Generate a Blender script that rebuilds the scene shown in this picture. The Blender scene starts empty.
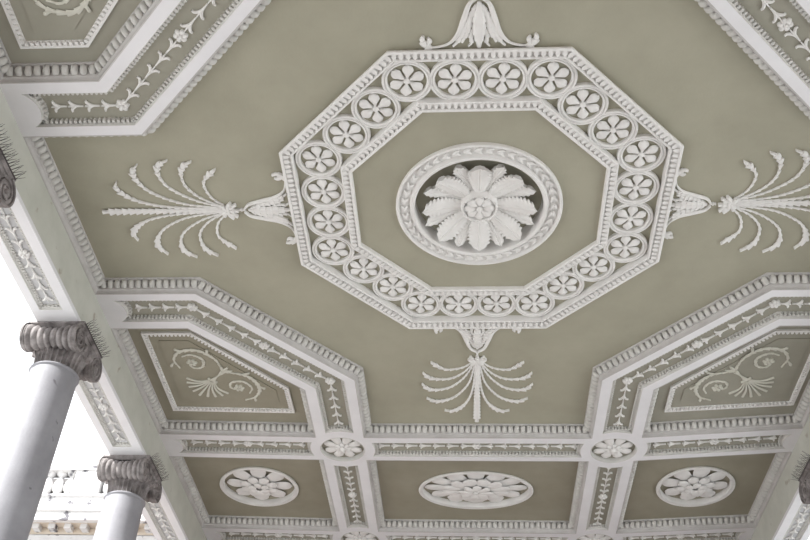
import bpy, math, random
from mathutils import Vector, Matrix
PI = math.pi
C = bpy.context.scene.collection
random.seed(4)

# ------------------------------------------------------------------ materials
def mat(name, c1, c2, rough=.8, scale=3.0, bump=.0, bscale=40, detail=6, spots=None):
    m = bpy.data.materials.new(name); m.use_nodes = True
    nt = m.node_tree; N = nt.nodes; L = nt.links
    b = N['Principled BSDF']; b.inputs['Roughness'].default_value = rough
    tc = N.new('ShaderNodeNewGeometry')
    n = N.new('ShaderNodeTexNoise'); n.inputs['Scale'].default_value = scale; n.inputs['Detail'].default_value = detail
    n.inputs['Roughness'].default_value = .62
    L.new(tc.outputs['Position'], n.inputs['Vector'])
    r = N.new('ShaderNodeValToRGB')
    r.color_ramp.elements[0].position = .33; r.color_ramp.elements[1].position = .67
    r.color_ramp.elements[0].color = (*c1, 1); r.color_ramp.elements[1].color = (*c2, 1)
    L.new(n.outputs['Fac'], r.inputs['Fac'])
    out = r.outputs['Color']
    if spots:
        n2 = N.new('ShaderNodeTexNoise'); n2.inputs['Scale'].default_value = spots[1]; n2.inputs['Detail'].default_value = 4
        L.new(tc.outputs['Position'], n2.inputs['Vector'])
        r2 = N.new('ShaderNodeValToRGB'); r2.color_ramp.elements[0].position = spots[2]; r2.color_ramp.elements[1].position = spots[2] + .06
        L.new(n2.outputs['Fac'], r2.inputs['Fac'])
        mx = N.new('ShaderNodeMixRGB'); mx.inputs['Color2'].default_value = (*spots[0], 1)
        L.new(r2.outputs['Color'], mx.inputs['Fac']); L.new(out, mx.inputs['Color1']); out = mx.outputs['Color']
    L.new(out, b.inputs['Base Color'])
    if bump:
        n3 = N.new('ShaderNodeTexNoise'); n3.inputs['Scale'].default_value = bscale; n3.inputs['Detail'].default_value = 3
        L.new(tc.outputs['Position'], n3.inputs['Vector'])
        bp = N.new('ShaderNodeBump'); bp.inputs['Strength'].default_value = bump; bp.inputs['Distance'].default_value = .01
        L.new(n3.outputs['Fac'], bp.inputs['Height']); L.new(bp.outputs['Normal'], b.inputs['Normal'])
    return m
M = {}
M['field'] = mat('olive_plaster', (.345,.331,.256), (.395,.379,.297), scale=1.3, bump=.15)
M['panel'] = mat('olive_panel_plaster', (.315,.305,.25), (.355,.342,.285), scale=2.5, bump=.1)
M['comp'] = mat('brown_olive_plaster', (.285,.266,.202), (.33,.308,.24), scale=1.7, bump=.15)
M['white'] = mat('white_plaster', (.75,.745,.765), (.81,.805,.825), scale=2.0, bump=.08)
M['relief'] = mat('white_relief_plaster', (.76,.75,.735), (.83,.82,.805), scale=6.0, bump=.05)
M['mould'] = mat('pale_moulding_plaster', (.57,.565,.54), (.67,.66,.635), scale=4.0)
M['fillet'] = mat('shaded_fillet_plaster', (.48,.465,.455), (.57,.555,.545), scale=4.0)  # greyer than the eggs: weaker light on this face is put into the colour
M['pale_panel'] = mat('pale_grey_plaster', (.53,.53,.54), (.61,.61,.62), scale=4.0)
M['scroll'] = mat('pale_scroll_plaster', (.58,.57,.50), (.66,.65,.58), scale=5.0)
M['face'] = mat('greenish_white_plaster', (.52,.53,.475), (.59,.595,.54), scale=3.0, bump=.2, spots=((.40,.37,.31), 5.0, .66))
M['shaft'] = mat('grey_column_stone', (.27,.268,.29), (.35,.348,.375), rough=.6, scale=2.2, bump=.15, spots=((.15,.14,.16), 9.0, .70))
M['capital'] = mat('weathered_capital_stone', (.11,.098,.096), (.38,.35,.345), scale=7.0, bump=.4)
M['spike'] = mat('dark_spike_metal', (.07,.06,.06), (.12,.11,.11), rough=.5, scale=20)
M['stone'] = mat('pale_facade_stone', (.60,.59,.59), (.68,.67,.66), scale=3.0, spots=((.15,.145,.16), 4.5, .60))
M['ochre'] = mat('ochre_cornice_stone', (.58,.50,.41), (.66,.58,.49), scale=4.0)
M['floor'] = mat('portico_paving', (.24,.235,.225), (.30,.295,.285), scale=1.2)
M['ground'] = mat('gravel_ground', (.56,.56,.55), (.66,.66,.65), rough=.95, scale=.8, bump=.3)
def brick():
    m = bpy.data.materials.new('red_brick'); m.use_nodes = True
    nt = m.node_tree; N = nt.nodes; L = nt.links; b = N['Principled BSDF']; b.inputs['Roughness'].default_value = .9
    g = N.new('ShaderNodeNewGeometry'); mp = N.new('ShaderNodeMapping'); mp.inputs['Rotation'].default_value = (PI/2, 0, 0)
    t = N.new('ShaderNodeTexBrick'); t.inputs['Scale'].default_value = 4.4; t.inputs['Color1'].default_value = (.20,.08,.055,1)
    t.inputs['Color2'].default_value = (.15,.06,.04,1); t.inputs['Mortar'].default_value = (.35,.28,.22,1); t.inputs['Mortar Size'].default_value = .015
    L.new(g.outputs['Position'], mp.inputs['Vector']); L.new(mp.outputs['Vector'], t.inputs['Vector']); L.new(t.outputs['Color'], b.inputs['Base Color'])
    return m
M['brick'] = brick()

# ------------------------------------------------------------------ mesh helpers
class MB:
    def __init__(s): s.v = []; s.f = []
    def add(s, vs, fs):
        o = len(s.v); s.v += [tuple(v) for v in vs]; s.f += [tuple(i + o for i in f) for f in fs]
    def box(s, x0, x1, y0, y1, z0, z1):
        s.add([(x0,y0,z0),(x1,y0,z0),(x1,y1,z0),(x0,y1,z0),(x0,y0,z1),(x1,y0,z1),(x1,y1,z1),(x0,y1,z1)],
              [(0,3,2,1),(4,5,6,7),(0,1,5,4),(1,2,6,5),(2,3,7,6),(3,0,4,7)])
    def grid(s, rows, closed_u=False, closed_v=False):
        nu = len(rows); nv = len(rows[0]); o = len(s.v)
        for r in rows: s.v += [tuple(p) for p in r]
        for i in range(nu if closed_u else nu - 1):
            for j in range(nv if closed_v else nv - 1):
                a = o + i*nv + j; b = o + i*nv + (j+1) % nv; c = o + ((i+1) % nu)*nv + (j+1) % nv; d = o + ((i+1) % nu)*nv + j
                s.f.append((a, b, c, d))
    def lathe(s, prof, n=32, c=(0,0,0), axis='z', cap=True, rip=None):
        rows = []
        for (r, z) in prof:
            row = []
            for k in range(n):
                a = 2*PI*k/n; rr = r*(rip(a, z) if rip else 1)
                p = (rr*math.cos(a), rr*math.sin(a), z)
                if axis == 'x': p = (p[2], p[0], p[1])
                row.append((p[0]+c[0], p[1]+c[1], p[2]+c[2]))
            rows.append(row)
        o = len(s.v); s.grid(rows, False, True)
        if cap:
            s.f.append(tuple(o + k for k in range(n))[::-1]); s.f.append(tuple(o + (len(prof)-1)*n + k for k in range(n)))
    def build(s, name, m, parent=None, loc=(0,0,0), smooth=False, angle=None, xf=None):
        me = bpy.data.meshes.new(name)
        vs = [tuple(xf @ Vector(v)) for v in s.v] if xf else s.v
        me.from_pydata(vs, [], s.f); me.validate(); me.update()
        import bmesh
        bm = bmesh.new(); bm.from_mesh(me); bmesh.ops.recalc_face_normals(bm, faces=bm.faces); bm.to_mesh(me); bm.free()
        if smooth:
            me.shade_smooth()
            me.set_sharp_from_angle(angle=math.radians(angle or 40))
        me.materials.append(m)
        o = bpy.data.objects.new(name, me); C.objects.link(o); o.location = loc
        if parent: o.parent = parent
        return o

def tag(o, label, cat, group=None):
    o['label'] = label; o['category'] = cat
    if group: o['group'] = group
    return o
def thing(name, label, cat, loc=(0,0,0), rz=0, group=None):
    o = bpy.data.objects.new(name, None); C.objects.link(o); o.location = loc; o.rotation_euler = (0,0,rz); o.empty_display_size = .1
    return tag(o, label, cat, group)
def struct(o): o['kind'] = 'structure'; return o
def copy_tree(root, loc=None, rz=None, parent=None):
    c = root.copy(); C.objects.link(c)
    if parent: c.parent = parent
    if loc is not None: c.location = loc
    if rz is not None: c.rotation_euler = (0,0,rz)
    for ch in list(root.children): copy_tree(ch, parent=c)
    return c

def slab(name, m, outlines, z0, z1, parent=None):
    """flat slab with holes from closed 2D outlines"""
    cu = bpy.data.curves.new(name, 'CURVE'); cu.dimensions = '2D'; cu.fill_mode = 'BOTH'; cu.extrude = (z1 - z0)/2
    for pl in outlines:
        sp = cu.splines.new('POLY'); sp.points.add(len(pl) - 1)
        for i, p in enumerate(pl): sp.points[i].co = (p[0], p[1], 0, 1)
        sp.use_cyclic_u = True
    t = bpy.data.objects.new(name + '_outline', cu); C.objects.link(t)
    dg = bpy.context.evaluated_depsgraph_get(); dg.update()
    me = bpy.data.meshes.new_from_object(t.evaluated_get(dg)); me.name = name
    bpy.data.objects.remove(t); bpy.data.curves.remove(cu)
    me.transform(Matrix.Translation((0, 0, (z0+z1)/2)))
    me.materials.clear(); me.materials.append(m)
    for p in me.polygons: p.use_smooth = False
    o = bpy.data.objects.new(name, me); C.objects.link(o)
    if parent: o.parent = parent
    return o

def ccw(pl):
    a = sum(pl[i][0]*pl[(i+1) % len(pl)][1] - pl[(i+1) % len(pl)][0]*pl[i][1] for i in range(len(pl)))
    return list(pl) if a > 0 else list(pl)[::-1]
def inset(pl, s):
    """offset a ccw closed polygon inwards by s (mitred)"""
    n = len(pl); out = []
    for i in range(n):
        a, b, c = Vector(pl[i-1][:2]), Vector(pl[i][:2]), Vector(pl[(i+1) % n][:2])
        d1 = (b-a).normalized(); d2 = (c-b).normalized()
        n1 = Vector((-d1.y, d1.x)); n2 = Vector((-d2.y, d2.x))
        k = 1 + n1.dot(n2); m_ = (n1+n2)/max(k, .3)
        out.append((b.x + m_.x*s, b.y + m_.y*s))
    return out
def sweep(mb, pl, prof):
    rings = [[(x, y, z) for x, y in inset(pl, s)] for s, z in prof]
    mb.grid(rings, False, True)
def walk(pl, pitch, closed=True, minlen=0):
    """points with tangents spaced edge by edge so corners stay tidy"""
    n = len(pl); res = []
    tot = sum(math.dist(pl[i], pl[(i+1) % n]) for i in range(n if closed else n-1))
    short = all(math.dist(pl[i], pl[(i+1) % n]) < .5*pitch*3 for i in range(n))
    for i in range(n if closed else n-1):
        a = Vector(pl[i]); b = Vector(pl[(i+1) % n]); L_ = (b-a).length
        if L_ < pitch*.6: 
            if L_ > pitch*.35: res.append(((a+b)/2, (b-a).normalized()))
            continue
        k = max(1, round(L_/pitch))
        for j in range(k): res.append((a + (b-a)*((j+.5)/k), (b-a).normalized()))
    return res
def circ(cx, cy, rx, ry=None, n=64):
    ry = ry or rx
    return [(cx + rx*math.cos(2*PI*k/n), cy + ry*math.sin(2*PI*k/n)) for k in range(n)]
def resample(pts, n):
    pts = [Vector(p) for p in pts]
    # catmull-rom
    P_ = [pts[0]*2 - pts[1]] + pts + [pts[-1]*2 - pts[-2]]; out = []
    for i in range(1, len(P_)-2):
        for k in range(12):
            t = k/12; a, b, c, d = P_[i-1:i+3]
            out.append(.5*((2*b) + (c-a)*t + (2*a-5*b+4*c-d)*t*t + (3*b-a-3*c+d)*t**3))
    out.append(pts[-1])
    cum = [0]
    for i in range(1, len(out)): cum.append(cum[-1] + (out[i]-out[i-1]).length)
    res = []; j = 0
    for k in range(n):
        t = cum[-1]*k/(n-1)
        while j < len(cum)-2 and cum[j+1] < t: j += 1
        seg = cum[j+1]-cum[j]; u = (t-cum[j])/seg if seg > 0 else 0
        res.append(out[j].lerp(out[j+1], min(1, u)))
    return res
def leaf(mb, pts, w, h, z0=.04, n=16, skirt=.45, vein=.0, tilt=None, saw=None, lift=None):
    """relief ribbon or leaf hanging under the ceiling: w(u) half width, h(u) relief height; saw=(count, amount)"""
    rows = []
    if saw:
        us = []
        for k in range(saw[0]):
            for fr in (0.0, .35, .7, .97): us.append(((k + fr)/saw[0], fr))
        us.append((1.0, 1.0)); N_ = 97
    else: us = [(i/(n-1), 0) for i in range(n)]; N_ = n
    P_ = resample(pts, N_)
    for u, fr in us:
        x_ = u*(N_-1); i = min(N_-2, int(x_)); p = P_[i].lerp(P_[i+1], x_-i)
        a = P_[max(0, i - (0 if x_ > i else 1))]; b = P_[min(N_-1, i+1)]; d = (b-a).normalized(); nn = Vector((-d.y, d.x))
        ww = w(u); hh = h(u); zz = z0 - (lift(u) if lift else 0)
        if saw: ww *= 1 - saw[1]*(1-fr); hh *= 1 - saw[1]*.6*(1-fr)
        row = []
        for q, hq in ((-.6, 0), (-1, skirt), (-.55, .88), (0, 1 - vein), (.55, .88), (1, skirt), (.6, 0)):
            row.append((p.x + nn.x*ww*q, p.y + nn.y*ww*q, (z0 if hq == 0 else zz) - hh*hq))
        rows.append(row)
    o = len(mb.v); mb.grid(rows); k = 7; n = len(rows)
    mb.f.append(tuple(o + i for i in range(k))); mb.f.append(tuple(o + (n-1)*k + i for i in range(k))[::-1])
def dome(mb, x, y, z, rx, ry, h, rot=0, n=10, m=4, skirt=0.0):
    rows = []
    c, s = math.cos(rot), math.sin(rot)
    if skirt: rows.append([(x + rx*math.cos(2*PI*k/n)*c - ry*math.sin(2*PI*k/n)*s, y + rx*math.cos(2*PI*k/n)*s + ry*math.sin(2*PI*k/n)*c, z + skirt) for k in range(n)])
    for i in range(m):
        a = PI/2*i/m; r = math.cos(a); zz = z - h*math.sin(a)
        rows.append([(x + r*(rx*math.cos(2*PI*k/n)*c - ry*math.sin(2*PI*k/n)*s), y + r*(rx*math.cos(2*PI*k/n)*s + ry*math.sin(2*PI*k/n)*c), zz) for k in range(n)])
    o = len(mb.v); mb.grid(rows, False, True); L_ = len(mb.v); mb.v.append((x, y, z-h))
    for k in range(n): mb.f.append((L_-n+k, L_-n+(k+1) % n, L_))
def egg(mb, p, t, inw, s0, z0, s1, z1, halfw, bulge, n=10, m=3):
    """half ellipsoid on the slope running from inset s0,z0 to s1,z1 (p on the outline, t tangent, inw inward)"""
    A = Vector((p.x + inw.x*s0, p.y + inw.y*s0, z0)); B = Vector((p.x + inw.x*s1, p.y + inw.y*s1, z1))
    c = (A+B)/2; d = (B-A)/2; T = Vector((t.x, t.y, 0)); nn = d.normalized().cross(T)
    if nn.z > 0: nn = -nn
    rows = []
    for i in range(m):
        a = PI/2*i/m; r = math.cos(a); q = math.sin(a)
        sq = lambda v: math.copysign(abs(v)**.6, v); rows.append([tuple(c + d*(sq(math.cos(2*PI*k/n))*r) + T*(halfw*sq(math.sin(2*PI*k/n))*r) + nn*(bulge*q)) for k in range(n)])
    mb.grid(rows, False, True); L_ = len(mb.v); mb.v.append(tuple(c + nn*bulge))
    for k in range(n): mb.f.append((L_-n+k, L_-n+(k+1) % n, L_))
def tooth(mb, p, t, inw, s0, s1, z0, z1, hw):
    """small block: s0..s1 inset, hanging from z0 down to z1, rounded front"""
    T = Vector((t.x, t.y)); I = Vector((inw.x, inw.y)); vs = []
    for z in (z0, z1):
        for (a, b) in ((-1, s0), (1, s0), (1, s0 + (s1-s0)*.7), (0, s1), (-1, s0 + (s1-s0)*.7)):
            q = Vector((p.x, p.y)) + T*(a*hw) + I*b; vs.append((q.x, q.y, z))
    mb.add(vs, [(0,1,2,3,4), (9,8,7,6,5), (0,5,6,1), (1,6,7,2), (2,7,8,3), (3,8,9,4), (4,9,5,0)])

FZ = .04      # underside of the flat fields
SO = -.13     # underside of the beams
XF = 4.39     # inner face of the architraves
ZA = -.65     # underside of the architraves

# ------------------------------------------------------------------ plan of the ceiling
MED = (1.87, 4.515); YB = 7.28
def offset_path(path, s):
    out = []
    for i, p in enumerate(path):
        p = Vector(p)
        d1 = (p - Vector(path[i-1])).normalized() if i else None
        d2 = (Vector(path[i+1]) - p).normalized() if i < len(path)-1 else None
        if d1 is None: d1 = d2
        if d2 is None: d2 = d1
        n1 = Vector((-d1.y, d1.x)); n2 = Vector((-d2.y, d2.x)); m_ = (n1+n2)/(1 + n1.dot(n2))
        out.append(p + m_*s)
    return out
def panel(path, R0, R1, w):
    """outline of a recessed strip along path whose ends are scooped by arcs about the path ends"""
    def arc(c, d, R):
        n_ = Vector((-d.y, d.x)); am = math.asin(w/R)
        return [Vector(c) + (d*math.cos(am*k/5) + n_*math.sin(am*k/5))*R for k in range(-5, 6)]
    d0 = (Vector(path[1]) - Vector(path[0])).normalized(); d1 = (Vector(path[-2]) - Vector(path[-1])).normalized()
    L_ = offset_path(path, w)[1:-1]; Rr = offset_path(path, -w)[1:-1]
    pl = arc(path[0], d0, R0)          # from right side to left side (n_ = left of d0)
    pl += L_
    pl += arc(path[-1], d1, R1)        # starts on the side -n(d1) = left of travel
    pl += Rr[::-1]
    return ccw([(p.x, p.y) for p in pl])
def warp(p, sx, sy):
    """a plan point of one quadrant, moved to quadrant sx, sy with the small irregularities of the real ceiling"""
    x, y = p[0], p[1]
    if sx > 0 and sy < 0:
        if 2.7 <= x < 3.95 and y < 2.6: x -= .075
        elif x < 2.7 and 2.3 < y < 3.7: y -= .075
    if sy > 0 and x > 2.0 and y > 2.5: y -= (.115 if sx > 0 else .035)*(x-2.0)*min(1, (y-2.5)/1.5)   # the far beams run out of square
    if sx > 0 and x > 4.0: x -= .13*min(1, (x-4.0)/.39)
    return (x*sx, y*sy)
def mir(pl, sx, sy): return ccw([warp(p, sx, sy) for p in pl])
W = .195
bpath = [(XF, 1.475), (3.335, 1.475), (1.875, 2.955), (1.87, 4.5)]
bent = panel([(4.33, 1.475)] + bpath[1:], .22, .45, W)
h2c = panel([(-MED[0], MED[1]), (MED[0], MED[1])], .45, .45, .18)
h2s = panel([(MED[0], MED[1]), (4.33, MED[1])], .45, .205, .18)
vv = panel([(MED[0], MED[1]), (MED[0], YB)], .45, .45, .175)
h3c = panel([(-MED[0], YB), (MED[0], YB)], .45, .45, .18)
h3s = panel([(MED[0], YB), (4.33, YB)], .45, .205, .18)
q = [(XF,1.17),(3.22,1.17),(1.55,2.86),(1.55,4.21)]
main = ccw([warp(p,1,1) for p in q] + [warp(p,-1,1) for p in q[::-1]] + [warp(p,-1,-1) for p in q] + [warp(p,1,-1) for p in q[::-1]])
corner = ccw([(XF,1.79),(3.45,1.79),(2.205,3.075),(2.205,4.21),(XF,4.21)])
ovc = ccw([(-1.56,4.79),(1.56,4.79),(1.56,6.98),(-1.56,6.98)])
ovs = ccw([(2.17,4.79),(XF,4.79),(XF,6.98),(2.17,6.98)])
panels = []
for sy in (1, -1):
    for sx in (1, -1):
        panels += [mir(bent, sx, sy), mir(h2s, sx, sy), mir(vv, sx, sy), mir(h3s, sx, sy)]
    panels += [mir(h2c, 1, sy), mir(h3c, 1, sy)]
medc = [(sx*MED[0], y) for y in (4.515, YB, -4.515, -YB) for sx in (-1, 1)]
coffers = [main] + [mir(corner, sx, sy) for sx in (1,-1) for sy in (1,-1)] + [mir(ovs, sx, sy) for sx in (1,-1) for sy in (1,-1)] + [mir(ovc, 1, sy) for sy in (1,-1)]
MR = .312
# beams with their sunk strips and medallion seats cut out
bm_ = slab('trim_1', M['white'], [[(-4.6,-7.62),(4.6,-7.62),(4.6,7.62),(-4.6,7.62)]] + panels + coffers + [circ(x, y, MR, n=48) for x, y in medc], SO, FZ + .01)
struct(bm_)
OV = [(-3.30, 5.85, .60, .585, 8), (-.01, 5.91, .86, .555, 12), (3.21, 5.76, .565, .575, 8)]
fields = [[(-4.6,-7.62),(4.6,-7.62),(4.6,7.62),(-4.6,7.62)], circ(0, 0, .67, n=96)] + [circ(x, y, rx-.056, ry-.056, n=72) for x, y, rx, ry, k in OV]
# one slab of flat ceiling per coffer: the big field, and the smaller compartments, most far ones browner
def grow(pl, s): return inset(pl, -s)
def octagon(ap): return ccw([(ap/math.cos(PI/8)*math.cos(PI/8 + k*PI/4), ap/math.cos(PI/8)*math.sin(PI/8 + k*PI/4)) for k in range(8)])
BZ = .082     # the flower band lies a little deeper than the field
sfield = slab('ceiling', M['field'], [grow(main, .03), octagon(1.90), octagon(1.32), circ(0, 0, .67, n=96)], FZ, FZ+.25); struct(sfield)
struct(slab('ceiling_recess', M['field'], [octagon(1.93), octagon(1.30)], BZ, FZ+.24))
k = 0
for pl in coffers[1:]:
    hole = []
    cxm = sum(p[0] for p in pl)/len(pl); cym = sum(p[1] for p in pl)/len(pl)
    if cym > 4.6: hole = [circ(x, y, rx-.056, ry-.056, n=72) for x, y, rx, ry, kk in OV if abs(x-cxm) < .8]
    k += 1
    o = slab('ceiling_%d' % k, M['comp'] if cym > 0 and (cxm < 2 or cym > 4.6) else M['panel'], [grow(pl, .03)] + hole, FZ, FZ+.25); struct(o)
# backs of the recesses
mb = MB(); mb.lathe([(.72, FZ+.13), (.72, FZ+.24)], 64); struct(mb.build('ceiling_recess', M['field']))
for x, y, rx, ry, kk in OV:
    o = slab('ceiling_recess', M['comp'], [circ(x, y, rx-.03, ry-.03, n=48)], FZ+.06, FZ+.24); struct(o)
for x, y in medc:
    mb = MB(); mb.lathe([(MR+.04, -.065), (MR+.04, 0)], 40, (x, y, 0)); struct(mb.build('ceiling_recess', M['panel']))
for pl in panels:
    o = slab('ceiling_recess', M['panel'], [grow(pl, .03)], -.057, .02); struct(o)
# the roof above keeps the sky out
mb = MB(); mb.box(-5.1, 5.1, -7.9, 7.9, .35, 1.25); struct(mb.build('ceiling_upper', M['stone']))

# moulding round every sunk strip: step and a row of little tongues
def strip_border(pl, name='trim_2'):
    mb = MB(); sweep(mb, pl, [(.0, SO+.001), (.005, SO+.001), (.007, -.112), (.011, -.108), (.014, -.066), (.046, -.056)])
    pin = inset(pl, .04)
    for p, t in walk(pl, .046):
        inw = Vector((-t.y, t.x)); tooth(mb, p, t, inw, .012, .050, -.055, -.100, .0135)
    return mb
for pl in panels:
    if min(p[1] for p in pl) < -4.6: continue
    struct(strip_border(pl).build('trim_2', M['mould']))

# ------------------------------------------------------------------ egg and dart frames of the coffers
def eggframe(pl, label):
    mb = MB(); m2 = MB()
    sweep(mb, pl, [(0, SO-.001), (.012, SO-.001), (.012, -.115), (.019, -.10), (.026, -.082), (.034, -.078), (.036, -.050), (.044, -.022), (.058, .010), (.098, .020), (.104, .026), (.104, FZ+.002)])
    for p, t in walk(inset(pl, .05), .084):
        inw = Vector((-t.y, t.x)); p2 = p - inw*.05
        egg(m2, p2, t, inw, .026, -.062, .098, .016, .034, .036)
        # husk wrapped round the egg and the dart beside it
        for sgn in (1,):
            q2 = p2 + t*.042*sgn
            tooth(m2, q2, t, inw, .040, .085, .03, -.020, .003)
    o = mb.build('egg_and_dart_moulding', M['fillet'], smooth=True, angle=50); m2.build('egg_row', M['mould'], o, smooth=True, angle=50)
    return tag(o, label, 'moulding', 'egg and dart mouldings framing the sunk ceiling panels')
eggframe(main, 'long egg-and-dart moulding framing the big central ceiling field around the octagon')
for sx, sy, lab in ((-1,1,'egg-and-dart moulding around the corner panel above the nearest left column'),
                    (1,1,'egg-and-dart moulding around the corner panel at the right edge'),
                    (-1,-1,'egg-and-dart moulding around the corner panel in the top left corner'),
                    (1,-1,'egg-and-dart moulding around the corner panel cut off at the top right')):
    eggframe(mir(corner, sx, sy), lab)
eggframe(mir(ovs, -1, 1), 'egg-and-dart moulding around the left panel of the bottom row')
eggframe(ovc, 'egg-and-dart moulding around the wide middle panel of the bottom row')
eggframe(mir(ovs, 1, 1), 'egg-and-dart moulding around the right panel of the bottom row')

# ------------------------------------------------------------------ octagon frame
def octagon(ap): return ccw([(ap/math.cos(PI/8)*math.cos(PI/8 + k*PI/4), ap/math.cos(PI/8)*math.sin(PI/8 + k*PI/4)) for k in range(8)])
fr = thing('octagonal_frame', 'large white double octagonal frame in the middle of the ceiling', 'ceiling frame', (0,0,FZ))
mb = MB(); oc = octagon(1.962)
sweep(mb, oc, [(.03, .002), (.024, -.02), (0, -.040), (0, -.062), (.008, -.068), (.028, -.066), (.032, -.036), (.095, -.018), (.100, -.040), (.108, -.050), (.122, -.046), (.126, .045)])
for p, t in walk(inset(oc, .06), .062):
    inw = Vector((-t.y, t.x)); tooth(mb, p - inw*.06, t, inw, .032, .096, -.005, -.056, .019)
mb.build('outer_moulding', M['relief'], fr)
mb = MB(); oc = octagon(1.378)
sweep(mb, oc, [(0, .045), (0, -.040), (.014, -.044), (.022, -.036), (.074, -.016), (.078, -.044), (.086, -.052), (.104, -.050), (.110, -.040), (.112, .002)])
for p, t in walk(inset(oc, .05), .060):
    inw = Vector((-t.y, t.x)); tooth(mb, p - inw*.05, t, inw, .018, .076, -.005, -.045, .017)
mb.build('inner_moulding', M['relief'], fr)

def petals(parent, n, r0, r1, w, h, m=None, name='petal', rot=0, z=0, notch=0, share=None, bulb=.62, ex=(1,1), saw=None, lift=0, vein=.25, nn=12, b0=0.0, pw=.75):
    """ring of petals, each its own child; ex squashes the ring into an ellipse"""
    out = []
    for k in range(n):
        a = rot + 2*PI*k/n
        d = Vector((math.cos(a)*ex[0], math.sin(a)*ex[1]))
        mb = MB()
        L_ = r1 - r0
        def wf(u):
            s = math.sin(PI*min(1, u**bulb*.5)/1) if u < .5 else 1
            prof = b0 + (1-b0)*(u/bulb)**pw if u < bulb else math.sqrt(max(0, 1 - ((u-bulb)/(1-bulb))**2))
            return max(.004, w*prof*.98 + .003)*(1 if ex == (1,1) else (ex[0]**2*math.sin(a)**2 + ex[1]**2*math.cos(a)**2)**.5)
        def hf(u): return h*(.55 + .45*math.sin(PI*u))
        leaf(mb, [d*(r0 + L_*u) for u in (0, .33, .66, 1)], wf, hf, z, nn, .45, vein, saw=saw, lift=(lambda u: lift*(1-(2*u-1)**2)) if lift else None)
        out.append(mb.build(name, m or M['relief'], parent, smooth=True, angle=45))
    return out

# 24 flower roundels between the two octagons
def make_roundel():
    t = thing('flower_roundel', '', 'roundel', (0,0,FZ), 0, 'flower roundels around the octagonal frame')
    mb = MB(); pr = [(.236, .002), (.236, -.034), (.230, -.042), (.216, -.042), (.212, -.030), (.206, -.030), (.202, -.040), (.190, -.040), (.184, -.032), (.182, .002)]
    mb.lathe(pr, 40, cap=False); mb.build('ring', M['relief'], t, smooth=True, angle=30)
    mb = MB(); dome(mb, 0, 0, -.034, .030, .030, .022, n=14, skirt=.034); fl = mb.build('flower', M['relief'], t, smooth=True, angle=60)
    first = petals(fl, 1, .014, .172, .052, .050, z=0, rot=0, vein=.0, bulb=.60, pw=1.25)[0]
    for k in range(1, 6):
        c = first.copy(); C.objects.link(c); c.parent = fl; c.rotation_euler = (0, 0, k*PI/3)
    return t
rd0 = make_roundel()
RC = 1.722; first = True
cor = [Vector((RC*math.cos(PI/8 + k*PI/4), RC*math.sin(PI/8 + k*PI/4))) for k in range(8)]
side = {1: 'bottom', 3: 'left', 5: 'top', 7: 'right', 0: 'lower right', 2: 'lower left', 4: 'upper left', 6: 'upper right'}
cnames = {0: 'at the lower corner of the right edge', 1: 'at the right corner of the bottom edge', 2: 'at the left corner of the bottom edge', 3: 'at the lower corner of the left edge',
          4: 'at the upper corner of the left edge', 5: 'at the left corner of the top edge', 6: 'at the right corner of the top edge', 7: 'at the upper corner of the right edge'}
edge_names = {0: ('on the lower right diagonal, the upper of two', 'on the lower right diagonal, the lower of two'),
              1: ('mid bottom edge, the right of two', 'mid bottom edge, the left of two'),
              2: ('on the lower left diagonal, the lower of two', 'on the lower left diagonal, the upper of two'),
              3: ('mid left edge, the lower of two', 'mid left edge, the upper of two'),
              4: ('on the upper left diagonal, the lower of two', 'on the upper left diagonal, the upper of two'),
              5: ('mid top edge, the left of two', 'mid top edge, the right of two'),
              6: ('on the upper right diagonal, the upper of two', 'on the upper right diagonal, the lower of two'),
              7: ('mid right edge, the upper of two', 'mid right edge, the lower of two')}
for k in range(8):
    for j in range(3):
        p = cor[k].lerp(cor[(k+1) % 8], j/3)
        a = random.uniform(-.14, .14) + PI/2
        o = rd0 if first else copy_tree(rd0); first = False
        o.location = (p.x, p.y, BZ); o.rotation_euler = (0, 0, a)
        w_ = cnames[k] if j == 0 else edge_names[k][j-1]
        o['label'] = 'six-petalled flower roundel ' + w_ + ' of the octagon'
# label wording above: k-th corner sits at angle 22.5+45k, +y runs towards the bottom of the picture

# ------------------------------------------------------------------ central rosette
cf = thing('circular_frame', 'white leaf-carved ring around the big central rosette', 'ceiling frame', (.008,0,FZ))
mb = MB(); mb.lathe([(.862, .002), (.862, -.038), (.853, -.048), (.838, -.048), (.832, -.030), (.826, -.004), (.722, -.004), (.714, -.030), (.706, -.048), (.682, -.048), (.668, -.040), (.662, -.02), (.662, .17)], 96, cap=False)
mb.build('ring', M['relief'], cf, smooth=True, angle=28)
mb = MB()
for k in range(44):
    a = 2*PI*k/44
    for sg in (-1, 1):
        c0 = Vector((math.cos(a), math.sin(a)))*.772; t = Vector((-math.sin(a), math.cos(a))); r = Vector((math.cos(a), math.sin(a)))
        leaf(mb, [c0 - t*.045, c0 - t*.005 + r*.012*sg, c0 + t*.035 + r*.036*sg], lambda u: .004 + .017*math.sin(PI*u**.8), lambda u: .032, -.003, 6, .6)
    if k % 2: dome(mb, c0.x, c0.y, -.01, .013, .013, .026, n=8, m=3)
mb.build('leaf_band', M['relief'], cf, smooth=True, angle=50)
ro = thing('central_rosette', 'large white rosette of serrated leaves sunk at the centre of the ceiling', 'rosette', (.014,.0,FZ))
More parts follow.
